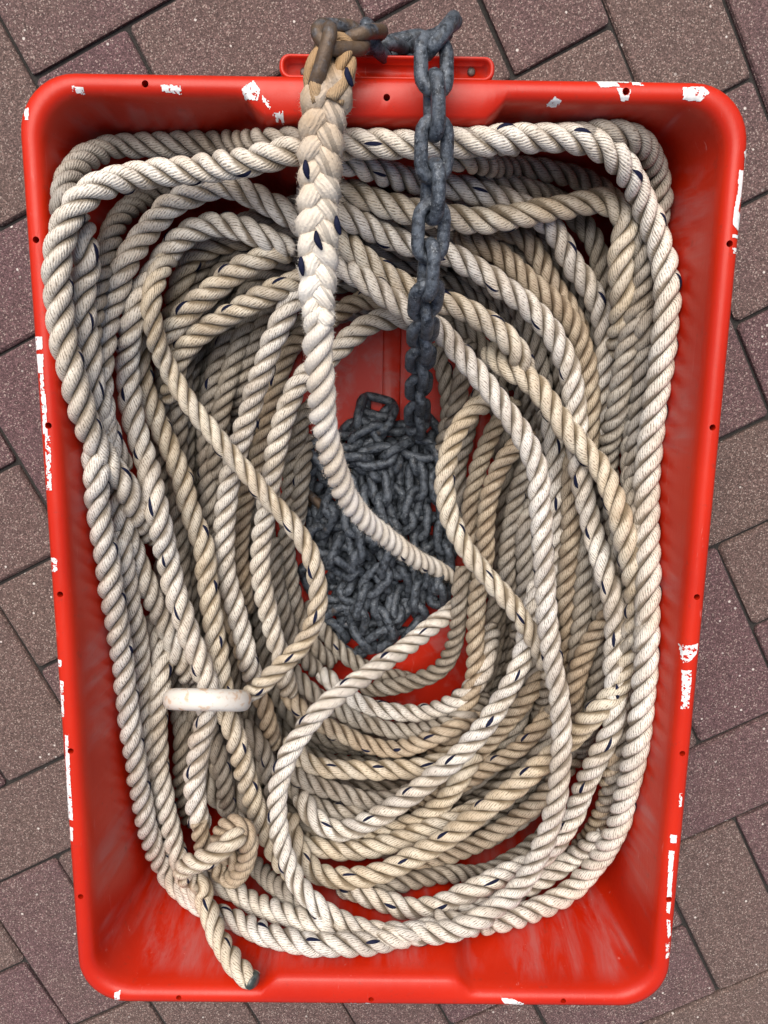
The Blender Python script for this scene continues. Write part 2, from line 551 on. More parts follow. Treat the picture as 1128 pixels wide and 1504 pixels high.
def paint(poly, wear=0.35, cell=0.0006):
    poly3 = [at(px, py, RIM) for px, py in poly]
    P = [(a_[0], a_[1]) for a_ in poly3]
    xs, ys = [a_[0] for a_ in P], [a_[1] for a_ in P]

    def inside(x, y):
        c = False
        for i_ in range(len(P)):
            (x1, y1), (x2, y2) = P[i_], P[i_ - 1]
            if (y1 > y) != (y2 > y) and x < (x2 - x1) * (y - y1) / (y2 - y1) + x1: c = not c
        return c

    from mathutils import noise as mn
    nx, ny = int((max(xs) - min(xs)) / cell) + 2, int((max(ys) - min(ys)) / cell) + 2
    grid, V, F = {}, [], []

    def vid(i_, j_):
        if (i_, j_) not in grid:
            x, y = min(xs) + i_ * cell, min(ys) + j_ * cell
            w = mn.noise_vector(Vector((x * 700, y * 700, 1.3))) * 0.0004
            hit = bvh.ray_cast(Vector((x + w[0], y + w[1], 0.4)), Vector((0, 0, -1)))
            if hit[0] is None or hit[0].z < 0.285: grid[(i_, j_)] = None
            else:
                V.append(hit[0] + hit[1] * 0.00035 * (1 if hit[1].z > 0 else -1)); grid[(i_, j_)] = len(V) - 1
        return grid[(i_, j_)]

    for i_ in range(nx):
        for j_ in range(ny):
            x, y = min(xs) + (i_ + .5) * cell, min(ys) + (j_ + .5) * cell
            if not inside(x, y): continue
            if mn.noise(Vector((x * 330, y * 330, 4.7))) * 0.6 + mn.noise(Vector((x * 900, y * 900, 2.2))) * 0.4 > 0.42 - wear: continue
            q = [vid(i_, j_), vid(i_ + 1, j_), vid(i_ + 1, j_ + 1), vid(i_, j_ + 1)]
            if None not in q: F.append(q)
    if F: mesh_obj('paint_mark', V, F, M_PAINT, tub)


PAINT = [([(355, 130), (372, 118), (382, 132), (378, 148), (358, 143)], .05), ([(236, 124), (266, 126), (266, 137), (238, 133)], .2),
         ([(400, 166), (416, 163), (416, 176), (402, 174)], .2), ([(385, 140), (402, 154), (396, 160), (386, 150)], .35),
         ([(34, 160), (42, 158), (42, 176), (36, 176)], .1), ([(105, 126), (122, 128), (122, 136), (106, 134)], .4),
         ([(876, 117), (906, 115), (910, 127), (882, 128)], .05), ([(906, 114), (926, 114), (926, 121), (908, 120)], .1), ([(905, 128), (926, 132), (924, 146), (914, 147)], .05),
         ([(930, 118), (948, 120), (946, 126), (930, 124)], .2), ([(1003, 128), (1034, 127), (1042, 136), (1030, 148), (1004, 145)], .15),
         ([(804, 150), (816, 141), (826, 146), (823, 151)], .1),
         ([(1094, 222), (1102, 215), (1104, 240), (1096, 242)], .2),
         ([(1086, 250), (1093, 250), (1091, 280), (1085, 310), (1095, 318), (1094, 330), (1085, 338), (1076, 330), (1078, 308), (1083, 285)], -.2),
         ([(1076, 344), (1089, 344), (1089, 349), (1076, 349)], .3),
         ([(1076, 364), (1084, 364), (1084, 372), (1076, 372)], .3),
         ([(50, 494), (62, 494), (63, 512), (52, 515)], .1), ([(52, 520), (64, 520), (63, 548), (55, 548)], -.1), ([(58, 548), (64, 548), (68, 600), (61, 600)], .3),
         ([(61, 595), (68, 595), (70, 640), (63, 640)], .2), ([(66, 640), (74, 640), (76, 720), (68, 720)], .33), ([(74, 820), (84, 820), (84, 840), (76, 840)], .35),
         ([(84, 970), (90, 970), (90, 980), (85, 980)], .1), ([(87, 1000), (93, 1000), (94, 1055), (89, 1055)], .3),
         ([(95, 1080), (100, 1080), (107, 1205), (98, 1205)], .12), ([(102, 1216), (107, 1216), (107, 1236), (102, 1236)], .1),
         ([(1002, 950), (1020, 947), (1026, 945), (1024, 960), (1012, 972), (1004, 975)], .24), ([(1003, 985), (1016, 985), (1014, 1012), (1012, 1040), (1001, 1042), (1003, 1010)], .2),
         ([(985, 1226), (994, 1226), (993, 1238), (985, 1238)], .0), ([(983, 1250), (990, 1250), (987, 1300), (984, 1342), (979, 1340), (981, 1290)], .05),
         ([(979, 1350), (984, 1352), (986, 1375), (981, 1378)], .15), ([(978, 1385), (984, 1385), (983, 1408), (978, 1408)], .4), ([(998, 1165), (1002, 1165), (1001, 1185), (997, 1185)], .35),
         ([(168, 1458), (176, 1456), (176, 1468), (168, 1470)], .1), ([(185, 1475), (206, 1476), (205, 1481), (187, 1480)], -.1),
         ([(736, 1466), (752, 1467), (770, 1474), (768, 1478), (740, 1474)], .12), ([(1015, 1166), (1020, 1166), (1019, 1178), (1014, 1178)], .3),
         ([(1040, 40), (1041, 40), (1041, 41)], .3), ([(478, 1476), (545, 1474), (545, 1482), (478, 1482)], .42)]
for poly, wear in PAINT: paint(poly, wear)

# ------------------------------------------------------------------ rope
anchor_rope = empty('anchor_rope', (0, 0, 0))
tag(anchor_rope, 'thick cream three-strand rope with navy flecks, coiled in the red tub', 'rope')
SPINES = []                                     # already laid rope: (points, radius)


def catmull(P, step):
    P = np.asarray(P, float)
    P = np.vstack([2 * P[0] - P[1], P, 2 * P[-1] - P[-2]])
    out = []
    for i in range(1, len(P) - 2):
        p0, p1, p2, p3 = P[i - 1:i + 3]
        n = max(2, int(np.linalg.norm((p2 - p1)[:3]) / step))
        t = np.linspace(0, 1, n, endpoint=False)[:, None]
        out.append(0.5 * ((2 * p1) + (-p0 + p2) * t + (2 * p0 - 5 * p1 + 4 * p2 - p3) * t ** 2 + (-p0 + 3 * p1 - 3 * p2 + p3) * t ** 3))
    out.append(P[-2][None])
    return np.vstack(out)


def resample(C, step):
    d = np.r_[0, np.cumsum(np.linalg.norm(np.diff(C[:, :3], axis=0), axis=1))]
    n = max(4, int(d[-1] / step) + 1)
    s = np.linspace(0, d[-1], n)
    return np.stack([np.interp(s, d, C[:, k]) for k in range(C.shape[1])], 1), s


def gauss(a, sig):
    k = int(3 * sig) + 1
    w = np.exp(-0.5 * (np.arange(-k, k + 1) / sig) ** 2); w /= w.sum()
    return np.convolve(np.pad(a, k, mode='edge'), w, mode='valid')


def inner_half(z):
    """half width and half length of the tub's hollow at height z"""
    d = np.interp(z, [0.01, 0.03, 0.218, 0.222, 0.285, 0.300], [0.053, 0.0445, 0.0268, 0.0240, 0.0190, 0.010])
    return TW / 2 - d, TL / 2 - d


def lay(pix, hs, R, lift=True, fit=True, tuck=(5, 5)):
    """world spine of a run seen along pixels pix, at heights hs, resting on what is already laid"""
    pix = np.asarray(pix, float)
    dd = np.r_[0, np.cumsum(np.linalg.norm(np.diff(pix, axis=0), axis=1))]
    h = np.interp(dd, np.linspace(0, dd[-1], len(hs)), hs)
    P = np.array([at(x, y, z) for (x, y), z in zip(pix, h)])
    C, s = resample(catmull(P, 0.006), 0.006)
    D = C - CAM_LOC
    T = np.linalg.norm(D, axis=1); D = D / T[:, None]
    if lift and SPINES:
        A = np.vstack([q for q, r in SPINES]); AR = np.concatenate([np.full(len(q), r) for q, r in SPINES])
        up = np.zeros(len(C))
        for i in range(len(C)):
            v = A - CAM_LOC
            along = v @ D[i]
            lat = np.sqrt(np.maximum(0, (v ** 2).sum(1) - along ** 2))
            rs = 0.86 * (AR + R)
            k = (lat < rs) & (along > T[i] - 0.09)
            if k.any():
                need = along[k] - 0.82 * np.sqrt(rs[k] ** 2 - lat[k] ** 2)
                up[i] = max(0, T[i] - need.min())
        up = np.minimum(up, 0.04)
        idx = np.arange(len(up))
        tk = np.clip(idx / max(1e-6, tuck[0]), 0, 1) * np.clip((len(up) - 1 - idx) / max(1e-6, tuck[1]), 0, 1)
        up = up * tk
        w = 3
        mx = np.array([up[max(0, i - w):i + w + 1].max() for i in range(len(up))])
        T = T - gauss(mx * np.maximum(tk, .15), 3.0) + 0.020 * (1 - tk)
        C = CAM_LOC + D * T[:, None]
    if fit:
        bad = np.zeros(len(C))
        for i in range(len(C)):
            for _ in range(60):
                hx, hy = inner_half(C[i, 2])
                bx = BUMP_D if abs(C[i, 0] - BUMP_C) < BUMP_W + 0.012 else 0
                inside = abs(C[i, 0]) < hx - R * 0.97 and abs(C[i, 1]) < hy - bx - R * 0.97
                if (inside and C[i, 2] > R + 0.005) or C[i, 2] > 0.33: break
                T[i] -= 0.003; bad[i] += 0.003
                C[i] = CAM_LOC + D[i] * T[i]
        if bad.any():
            T = T + bad
            w = 2
            mx = np.array([bad[max(0, i - w):i + w + 1].max() for i in range(len(bad))])
            T = T - gauss(mx, 2.0)
            C = CAM_LOC + D * T[:, None]
    for k in range(3): C[:, k] = gauss(C[:, k], 1.2)
    SPINES.append((C[::2].copy(), R))
    return C


def frames(C):
    t = np.gradient(C, axis=0); t /= np.linalg.norm(t, axis=1)[:, None]
    n = np.zeros_like(C)
    a = np.array([0, 0, 1.0])
    if abs(t[0] @ a) > 0.9: a = np.array([1.0, 0, 0])
    n[0] = a - t[0] * (a @ t[0]); n[0] /= np.linalg.norm(n[0])
    for i in range(1, len(C)):
        v = n[i - 1] - t[i] * (n[i - 1] @ t[i])
        n[i] = v / np.linalg.norm(v)
    return t, n, np.cross(t, n)


MA = 12
ALPHA = np.radians(np.linspace(-58, 58, MA))


def lobe_r(a): return 0.44 + 0.56 * np.sqrt(np.maximum(0.0, 1 - (a / np.radians(61)) ** 2))


def rope_run(C, R, mat, name='rope_turn', lay_len=2.38, radii=None, tracer=True, step=0.003, parent=None):
    """a run of three-strand rope along spine C, each strand a mesh of its own"""
    C, s = resample(C, step)
    n = len(C)
    Rv = np.full(n, R) if radii is None else np.interp(np.linspace(0, 1, n), np.linspace(0, 1, len(radii)), radii)
    t, N, B = frames(C)
    tw = np.r_[0, np.cumsum(np.diff(s) * 2 * PI / (lay_len * 2 * 0.5 * (Rv[1:] + Rv[:-1])))]
    tw += 0.22 * gauss(rng.normal(0, 1, n), 14) * 3
    run = empty(name)
    run.parent = parent or anchor_rope
    ph0 = rng.uniform(0, 2 * PI)
    ends = np.clip(np.minimum(np.arange(n), n - 1 - np.arange(n)) / 2.0, 0, 1) * 0.12 + 0.88
    for k in range(3):
        ph = ph0 + k * 2 * PI / 3
        wob = 1 + 0.05 * gauss(rng.normal(0, 1, n), 4) * 2.5
        th = (tw + ph)[:, None] + ALPHA[None]
        r = lobe_r(ALPHA)[None] * (Rv * wob * ends)[:, None]
        ring = C[:, None] + r[..., None] * (np.cos(th)[..., None] * N[:, None] + np.sin(th)[..., None] * B[:, None])
        ctr = C[:, None] + (0.06 * Rv)[:, None, None] * (np.cos(tw + ph)[:, None, None] * N[:, None] + np.sin(tw + ph)[:, None, None] * B[:, None])
        V = np.concatenate([ring, ctr], 1)
        m = MA + 1
        i = np.arange(n - 1)[:, None] * m
        j = np.arange(m)[None]; j2 = (j + 1) % m
        Q = np.stack([i + j, i + j2, i + m + j2, i + m + j], -1).reshape(-1, 4)
        uvt = np.concatenate([th, (tw + ph)[:, None]], 1) / (2 * PI)
        uv = np.stack([np.repeat(s[:, None], m, 1), uvt], -1).reshape(-1, 2)
        lob = np.concatenate([(ALPHA / np.radians(58) * 0.5 + 0.5), [0.5]])
        lb = np.stack([np.repeat(lob[None], n, 0), np.full((n, m), rng.uniform())], -1).reshape(-1, 2)
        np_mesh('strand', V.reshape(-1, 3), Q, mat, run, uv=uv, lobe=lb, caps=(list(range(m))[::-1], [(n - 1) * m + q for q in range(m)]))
        if k == 0 and tracer:
            V2, Q2 = [], []
            th_c = ph + rng.uniform(0, 2 * PI)
            while th_c - ph < tw[-1] - 1.2:
                if th_c - ph > 1.2:
                    half = np.radians(rng.uniform(44, 57)); b0 = len(V2); ns = 9
                    tws = np.linspace(th_c - ph - half, th_c - ph + half, ns)
                    w0 = rng.uniform(0.10, 0.18)
                    for q, tq in enumerate(tws):
                        idx = np.interp(tq, tw, np.arange(n))
                        i0 = min(int(idx), n - 2); f = idx - i0
                        c = C[i0] * (1 - f) + C[i0 + 1] * f; nn = N[i0] * (1 - f) + N[i0 + 1] * f; bb = B[i0] * (1 - f) + B[i0 + 1] * f
                        lens = w0 * math.sqrt(max(0.04, 1 - (2 * q / (ns - 1) - 1) ** 2))
                        for e_, du in ((-1, 0.0), (0, 0.00025), (1, 0.0)):
                            a = th_c - tq - ph + e_ * lens
                            ang = tq + ph + a
                            rr = lobe_r(np.array(a)) * Rv[i0] * wob[i0] + 0.00035 + du
                            V2.append(c + rr * (math.cos(ang) * nn + math.sin(ang) * bb))
                    for q in range(ns - 1):
                        for e_ in range(2):
                            a = b0 + q * 3 + e_
                            Q2.append((a, a + 1, a + 4, a + 3))
                th_c += 2 * PI + rng.uniform(-0.6, 0.5)
            if Q2: mesh_obj('tracer_yarn', V2, Q2, M_NAVY, run)['kind'] = 'stuff'
    return run


RUNS = []


def T(pix, hs, R=0.0118, mat='white', **kw):
    hs = hs if isinstance(hs, (list, tuple)) else [hs, hs]
    if mat in ('grey', 'tan'):
        R *= 0.94
        kw.setdefault('lay_len', 2.12)
    RUNS.append((pix, hs, R, mat, kw))


# -- hidden lower turns that carry the visible ones (ovals round the tub, layer by layer)
def oval(cx, cy, ax, ay, h, a0, a1, p=3.2, n=26):
    out = []
    for q in range(n + 1):
        a = a0 + (a1 - a0) * q / n
        c, s_ = math.cos(a), math.sin(a)
        out.append((cx + ax * math.copysign(abs(c) ** (2 / p), c), cy + ay * math.copysign(abs(s_) ** (2 / p), s_), h))
    return out


FILL = []
for lev, (h, rings) in enumerate([(0.018, [(.218, .345), (.193, .318), (.168, .292), (.143, .262)]), (0.040, [(.222, .350), (.198, .325), (.172, .296), (.148, .268)]),
                                  (0.062, [(.226, .354), (.202, .330), (.178, .304)]), (0.084, [(.230, .357), (.206, .334), (.182, .310)]),
                                  (0.106, [(.234, .360), (.210, .338), (.186, .314)]), (0.128, [(.238, .362), (.214, .340)])]):
    for q, (ax, ay) in enumerate(rings):
        st = rng.uniform(0, 2 * PI)
        FILL.append((oval(rng.normal(0, .003), -0.005 + rng.normal(0, .004), ax, ay, h, st, st + 2 * PI * 0.985), 0.0112))

# -- runs the photograph shows, bottom to top: (photo pixels, heights along the run)
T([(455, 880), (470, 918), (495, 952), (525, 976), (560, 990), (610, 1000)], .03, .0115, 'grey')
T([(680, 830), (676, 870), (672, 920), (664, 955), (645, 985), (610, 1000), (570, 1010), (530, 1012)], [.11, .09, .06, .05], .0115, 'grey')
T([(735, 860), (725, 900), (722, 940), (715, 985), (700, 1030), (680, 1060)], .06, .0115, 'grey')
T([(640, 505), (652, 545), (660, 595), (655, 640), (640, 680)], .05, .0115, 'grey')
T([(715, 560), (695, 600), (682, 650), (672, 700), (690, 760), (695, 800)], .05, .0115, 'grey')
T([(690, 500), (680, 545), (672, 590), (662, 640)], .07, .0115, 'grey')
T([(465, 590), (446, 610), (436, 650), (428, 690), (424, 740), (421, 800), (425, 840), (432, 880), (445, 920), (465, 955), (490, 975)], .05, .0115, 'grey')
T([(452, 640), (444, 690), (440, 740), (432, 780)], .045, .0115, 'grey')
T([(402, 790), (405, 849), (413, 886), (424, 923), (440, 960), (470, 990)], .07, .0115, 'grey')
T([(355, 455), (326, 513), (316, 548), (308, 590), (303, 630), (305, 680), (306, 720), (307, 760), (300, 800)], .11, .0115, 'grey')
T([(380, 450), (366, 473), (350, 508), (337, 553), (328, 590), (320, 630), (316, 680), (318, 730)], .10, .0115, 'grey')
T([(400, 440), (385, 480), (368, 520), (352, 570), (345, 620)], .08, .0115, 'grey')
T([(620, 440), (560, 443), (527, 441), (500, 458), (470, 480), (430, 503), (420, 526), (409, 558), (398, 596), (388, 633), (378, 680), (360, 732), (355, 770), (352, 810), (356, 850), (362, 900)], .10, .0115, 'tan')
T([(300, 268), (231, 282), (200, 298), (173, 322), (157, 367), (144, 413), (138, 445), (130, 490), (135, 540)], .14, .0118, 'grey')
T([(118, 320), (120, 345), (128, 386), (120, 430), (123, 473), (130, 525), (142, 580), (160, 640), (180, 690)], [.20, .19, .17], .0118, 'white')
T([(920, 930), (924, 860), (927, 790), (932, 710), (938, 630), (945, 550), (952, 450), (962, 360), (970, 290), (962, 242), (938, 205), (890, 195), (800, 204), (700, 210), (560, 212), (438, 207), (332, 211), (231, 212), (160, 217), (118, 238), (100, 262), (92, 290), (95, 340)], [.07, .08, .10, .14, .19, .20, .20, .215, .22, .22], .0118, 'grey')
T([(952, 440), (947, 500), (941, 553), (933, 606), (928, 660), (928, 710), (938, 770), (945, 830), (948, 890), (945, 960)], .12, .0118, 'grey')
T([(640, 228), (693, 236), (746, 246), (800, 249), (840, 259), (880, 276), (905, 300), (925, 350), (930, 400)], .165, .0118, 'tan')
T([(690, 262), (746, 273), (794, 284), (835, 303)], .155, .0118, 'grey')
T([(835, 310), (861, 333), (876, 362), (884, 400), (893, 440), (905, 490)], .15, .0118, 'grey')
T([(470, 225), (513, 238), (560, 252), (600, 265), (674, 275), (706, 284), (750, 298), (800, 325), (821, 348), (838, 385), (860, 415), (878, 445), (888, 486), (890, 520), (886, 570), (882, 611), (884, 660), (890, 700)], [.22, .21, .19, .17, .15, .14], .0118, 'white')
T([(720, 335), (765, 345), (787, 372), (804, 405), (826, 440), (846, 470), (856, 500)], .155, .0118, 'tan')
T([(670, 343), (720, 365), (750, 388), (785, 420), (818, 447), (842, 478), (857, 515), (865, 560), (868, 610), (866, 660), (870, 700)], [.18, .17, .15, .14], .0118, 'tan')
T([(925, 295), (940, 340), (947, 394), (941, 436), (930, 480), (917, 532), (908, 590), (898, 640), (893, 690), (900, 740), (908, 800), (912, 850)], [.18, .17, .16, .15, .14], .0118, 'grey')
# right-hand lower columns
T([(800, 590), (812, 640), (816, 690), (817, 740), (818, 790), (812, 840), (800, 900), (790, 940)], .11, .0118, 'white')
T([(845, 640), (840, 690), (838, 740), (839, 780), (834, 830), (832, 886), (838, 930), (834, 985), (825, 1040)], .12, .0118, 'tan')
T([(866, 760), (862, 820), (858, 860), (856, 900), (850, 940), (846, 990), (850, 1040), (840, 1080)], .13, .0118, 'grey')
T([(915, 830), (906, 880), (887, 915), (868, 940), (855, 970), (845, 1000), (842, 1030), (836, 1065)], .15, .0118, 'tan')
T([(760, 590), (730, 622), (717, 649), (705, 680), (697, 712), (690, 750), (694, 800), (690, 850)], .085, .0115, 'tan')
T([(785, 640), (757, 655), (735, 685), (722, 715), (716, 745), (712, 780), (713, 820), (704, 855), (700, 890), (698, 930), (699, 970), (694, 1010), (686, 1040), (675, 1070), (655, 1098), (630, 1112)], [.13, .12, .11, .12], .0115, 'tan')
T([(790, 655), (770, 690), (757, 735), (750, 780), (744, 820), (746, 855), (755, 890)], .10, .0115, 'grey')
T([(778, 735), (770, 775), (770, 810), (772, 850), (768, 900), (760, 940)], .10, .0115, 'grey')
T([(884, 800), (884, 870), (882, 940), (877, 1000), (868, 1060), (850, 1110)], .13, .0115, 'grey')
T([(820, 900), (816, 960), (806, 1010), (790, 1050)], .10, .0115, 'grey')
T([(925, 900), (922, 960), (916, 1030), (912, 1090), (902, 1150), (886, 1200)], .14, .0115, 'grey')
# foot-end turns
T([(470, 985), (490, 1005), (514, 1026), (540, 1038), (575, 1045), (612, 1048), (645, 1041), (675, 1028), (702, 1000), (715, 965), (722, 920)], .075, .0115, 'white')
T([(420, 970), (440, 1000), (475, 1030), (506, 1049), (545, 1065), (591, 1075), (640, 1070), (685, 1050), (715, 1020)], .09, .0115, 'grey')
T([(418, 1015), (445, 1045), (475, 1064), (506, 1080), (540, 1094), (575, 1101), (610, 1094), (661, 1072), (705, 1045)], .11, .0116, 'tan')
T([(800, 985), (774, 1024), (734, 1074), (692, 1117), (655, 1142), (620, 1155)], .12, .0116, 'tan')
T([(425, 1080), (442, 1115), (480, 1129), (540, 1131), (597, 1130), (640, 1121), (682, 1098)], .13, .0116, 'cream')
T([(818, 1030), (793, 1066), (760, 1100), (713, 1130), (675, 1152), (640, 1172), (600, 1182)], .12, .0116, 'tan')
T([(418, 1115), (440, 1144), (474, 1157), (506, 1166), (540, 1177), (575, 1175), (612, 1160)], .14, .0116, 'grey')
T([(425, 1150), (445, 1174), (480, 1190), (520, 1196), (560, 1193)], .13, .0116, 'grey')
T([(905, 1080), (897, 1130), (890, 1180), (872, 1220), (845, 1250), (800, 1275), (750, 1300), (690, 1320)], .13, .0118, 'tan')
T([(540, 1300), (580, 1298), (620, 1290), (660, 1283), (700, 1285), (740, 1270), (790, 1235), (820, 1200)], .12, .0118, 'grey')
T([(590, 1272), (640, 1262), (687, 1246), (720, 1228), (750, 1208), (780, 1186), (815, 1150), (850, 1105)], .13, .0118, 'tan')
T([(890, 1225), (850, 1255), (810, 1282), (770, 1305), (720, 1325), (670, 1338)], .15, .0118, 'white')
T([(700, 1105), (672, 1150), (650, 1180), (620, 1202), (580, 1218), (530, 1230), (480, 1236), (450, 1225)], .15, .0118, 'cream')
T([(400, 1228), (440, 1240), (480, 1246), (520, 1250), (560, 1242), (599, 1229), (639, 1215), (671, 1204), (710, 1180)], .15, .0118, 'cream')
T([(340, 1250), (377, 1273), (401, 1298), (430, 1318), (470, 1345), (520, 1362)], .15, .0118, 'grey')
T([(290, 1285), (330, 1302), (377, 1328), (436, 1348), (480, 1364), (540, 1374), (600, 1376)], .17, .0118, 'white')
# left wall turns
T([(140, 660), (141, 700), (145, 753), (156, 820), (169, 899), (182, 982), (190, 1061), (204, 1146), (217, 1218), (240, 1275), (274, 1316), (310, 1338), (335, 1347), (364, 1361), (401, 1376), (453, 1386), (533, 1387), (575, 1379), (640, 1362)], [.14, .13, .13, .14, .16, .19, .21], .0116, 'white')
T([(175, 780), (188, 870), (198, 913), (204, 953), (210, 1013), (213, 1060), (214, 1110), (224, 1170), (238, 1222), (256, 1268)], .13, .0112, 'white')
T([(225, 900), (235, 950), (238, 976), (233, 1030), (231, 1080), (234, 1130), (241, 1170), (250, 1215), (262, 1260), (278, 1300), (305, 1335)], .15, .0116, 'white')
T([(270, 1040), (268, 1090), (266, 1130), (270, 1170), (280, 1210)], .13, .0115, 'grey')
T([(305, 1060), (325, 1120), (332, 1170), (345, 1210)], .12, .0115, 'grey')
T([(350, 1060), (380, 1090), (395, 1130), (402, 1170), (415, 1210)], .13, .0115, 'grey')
T([(330, 880), (350, 940), (372, 1000), (392, 1050), (402, 1100)], .12, .0115, 'tan')
T([(455, 335), (420, 314), (366, 283), (327, 271), (285, 284), (242, 309), (207, 352), (184, 386), (168, 436), (157, 468), (152, 505), (148, 540), (148, 590), (156, 640), (166, 700), (172, 745), (190, 798), (206, 838), (220, 870), (249, 934), (264, 965), (280, 1000)], [.22, .21, .20, .18, .17, .16, .16, .16], .0119, 'white')
T([(400, 350), (350, 352), (315, 359), (285, 376), (268, 405), (258, 440), (250, 475)], .14, .0118, 'cream')
T([(640, 470), (599, 467), (565, 468), (541, 476), (518, 493), (495, 515), (470, 536), (446, 552), (430, 580), (415, 620), (404, 670), (396, 725), (386, 780), (382, 830), (389, 881), (400, 925), (414, 970), (424, 1020)], [.14, .15, .16, .14, .13, .12], .0116, 'white')
T([(450, 420), (433, 438), (417, 463), (406, 489), (393, 521), (382, 553), (372, 585), (362, 620), (350, 655), (338, 700), (332, 740), (329, 788), (330, 828), (337, 865), (347, 897), (355, 929), (363, 966), (372, 1000)], [.19, .18, .16, .15, .14, .14], .0117, 'white')
T([(200, 485), (205, 526), (212, 570), (226, 605), (240, 640), (256, 672), (268, 705), (276, 740), (287, 772), (297, 795), (302, 820), (304, 852), (308, 884), (313, 913), (318, 945), (323, 985), (328, 1025), (335, 1058), (345, 1080), (353, 1109), (363, 1146), (374, 1181), (388, 1218), (408, 1258), (430, 1290)], [.17, .16, .16, .17, .18, .215, .19, .17], .0117, 'cream')
T([(450, 405), (425, 418), (380, 438), (340, 461), (300, 484), (270, 512), (256, 545), (250, 590)], [.19, .18, .16], .0118, 'cream')
T([(432, 366), (393, 376), (350, 397), (300, 435), (264, 470), (245, 498), (238, 530)], [.20, .19, .17], .0119, 'cream')
T([(450, 275), (518, 283), (553, 296), (600, 311), (661, 319), (710, 325), (762, 317), (839, 302), (880, 295), (908, 303), (921, 326), (914, 356), (911, 390), (915, 440), (910, 490), (902, 530)], [.24, .23, .22, .21, .19, .17, .15], .0121, 'cream')
T([(640, 1352), (690, 1358), (748, 1350), (777, 1339), (809, 1326), (846, 1302), (875, 1268), (899, 1233), (914, 1190), (927, 1135), (938, 1080), (945, 1020), (950, 960), (951, 900), (952, 850), (951, 800), (950, 753), (951, 700), (957, 633), (965, 575), (974, 510), (981, 440), (977, 394), (966, 350), (950, 308), (935, 274), (918, 248), (898, 224), (872, 210), (839, 203), (799, 202), (746, 205), (688, 210), (620, 213), (560, 212), (500, 212), (441, 217), (400, 230), (366, 237), (320, 245), (279, 250), (226, 254), (173, 265), (130, 283), (104, 310), (90, 346), (84, 386), (85, 430), (93, 500), (106, 548), (122, 606), (138, 649), (160, 681), (182, 710), (203, 755), (222, 792)],
  [.20, .18, .16, .16, .16, .16, .17, .19, .21, .23, .24, .245, .25, .26, .265, .265, .25, .22, .18], .0122, 'white')
T([(428, 372), (374, 342), (320, 329), (276, 342), (247, 370), (226, 400), (208, 432), (194, 468), (188, 510), (186, 545), (190, 580), (196, 615), (209, 660), (221, 699), (230, 748), (244, 812), (252, 849), (262, 886), (276, 926), (289, 961), (301, 990), (306, 1020), (303, 1055), (296, 1080), (289, 1120), (285, 1151), (289, 1186), (294, 1215)],
  [.20, .19, .19, .19, .195, .20, .205, .215, .215, .21], .0121, 'white', ringed=True, tuck=(5, .5))
# crossing runs on top
T([(440, 285), (507, 316), (540, 334), (575, 351), (620, 364), (661, 374), (700, 395), (733, 418), (775, 448), (808, 487), (832, 530), (843, 580), (847, 630), (850, 680), (860, 735), (874, 793), (890, 845), (903, 900), (904, 940), (902, 985), (905, 1030), (899, 1072), (880, 1108), (862, 1146), (841, 1199), (815, 1240), (790, 1262), (740, 1286), (687, 1310), (639, 1331), (607, 1336), (570, 1326), (530, 1312), (500, 1300)],
  [.22, .21, .20, .19, .18, .18, .18, .19, .20, .20, .19, .18], .0119, 'white')
T([(715, 512), (741, 537), (775, 556), (800, 582), (821, 617), (853, 655), (885, 692), (909, 753), (928, 833), (935, 885), (927, 950), (913, 1005), (895, 1028), (873, 1048), (845, 1080), (820, 1102), (798, 1120), (748, 1162), (695, 1202), (653, 1233), (586, 1270), (549, 1285), (512, 1291), (475, 1286), (450, 1268), (432, 1235), (424, 1195)],
  [.17, .19, .20, .20, .19, .19, .20, .20, .20, .19, .17], .0120, 'cream')
T([(480, 330), (507, 356), (534, 381), (565, 402), (600, 424), (640, 440), (684, 455), (720, 477), (750, 502), (768, 532), (772, 565)], [.22, .215, .21, .20, .19, .16], .0120, 'cream')
T([(792, 855), (783, 890), (774, 935), (765, 972), (748, 1010), (708, 1072), (660, 1122), (600, 1170), (550, 1203), (506, 1220), (476, 1214), (455, 1195), (442, 1165)], [.15, .17, .18, .18, .16], .0119, 'white')
T([(738, 583), (720, 590), (698, 598), (680, 619), (664, 650), (654, 690), (655, 735), (667, 776), (690, 815), (720, 852), (755, 893), (780, 930), (803, 975), (817, 1015)], [.15, .17, .18, .185, .18], .0108, 'cream')
T([(480, 372), (507, 393), (540, 414), (580, 445), (620, 468), (650, 486), (672, 516), (698, 545), (720, 572), (741, 601), (762, 630), (778, 660), (791, 700), (794, 745), (796, 790), (799, 833), (802, 886), (807, 939), (813, 979), (819, 1010), (823, 1045), (825, 1080), (822, 1133), (817, 1180), (804, 1225), (785, 1268), (761, 1305), (726, 1334), (690, 1358), (660, 1368), (613, 1371), (560, 1369), (520, 1362), (488, 1347), (459, 1324), (435, 1294), (419, 1257), (409, 1220), (407, 1185), (409, 1157), (416, 1125), (432, 1093), (451, 1066), (472, 1042), (501, 1016), (533, 995), (568, 970), (603, 945), (637, 918), (662, 898), (688, 880), (712, 866)],
  [.19, .19, .20, .21, .22, .22, .23, .235, .235, .23, .22, .21, .19, .13, .035], .0112, 'white', tuck=(5, 17))
T([(262, 355), (240, 388), (224, 425), (222, 460), (227, 494), (237, 521), (253, 553), (271, 582), (295, 614), (320, 645), (345, 675), (372, 705), (394, 732), (424, 764), (445, 793), (461, 828), (467, 865), (466, 897), (453, 934), (429, 963), (405, 985), (382, 1010), (355, 1024)], [.17, .19, .20, .20, .20, .20, .21], .0100, 'cream', lay_len=2.6)

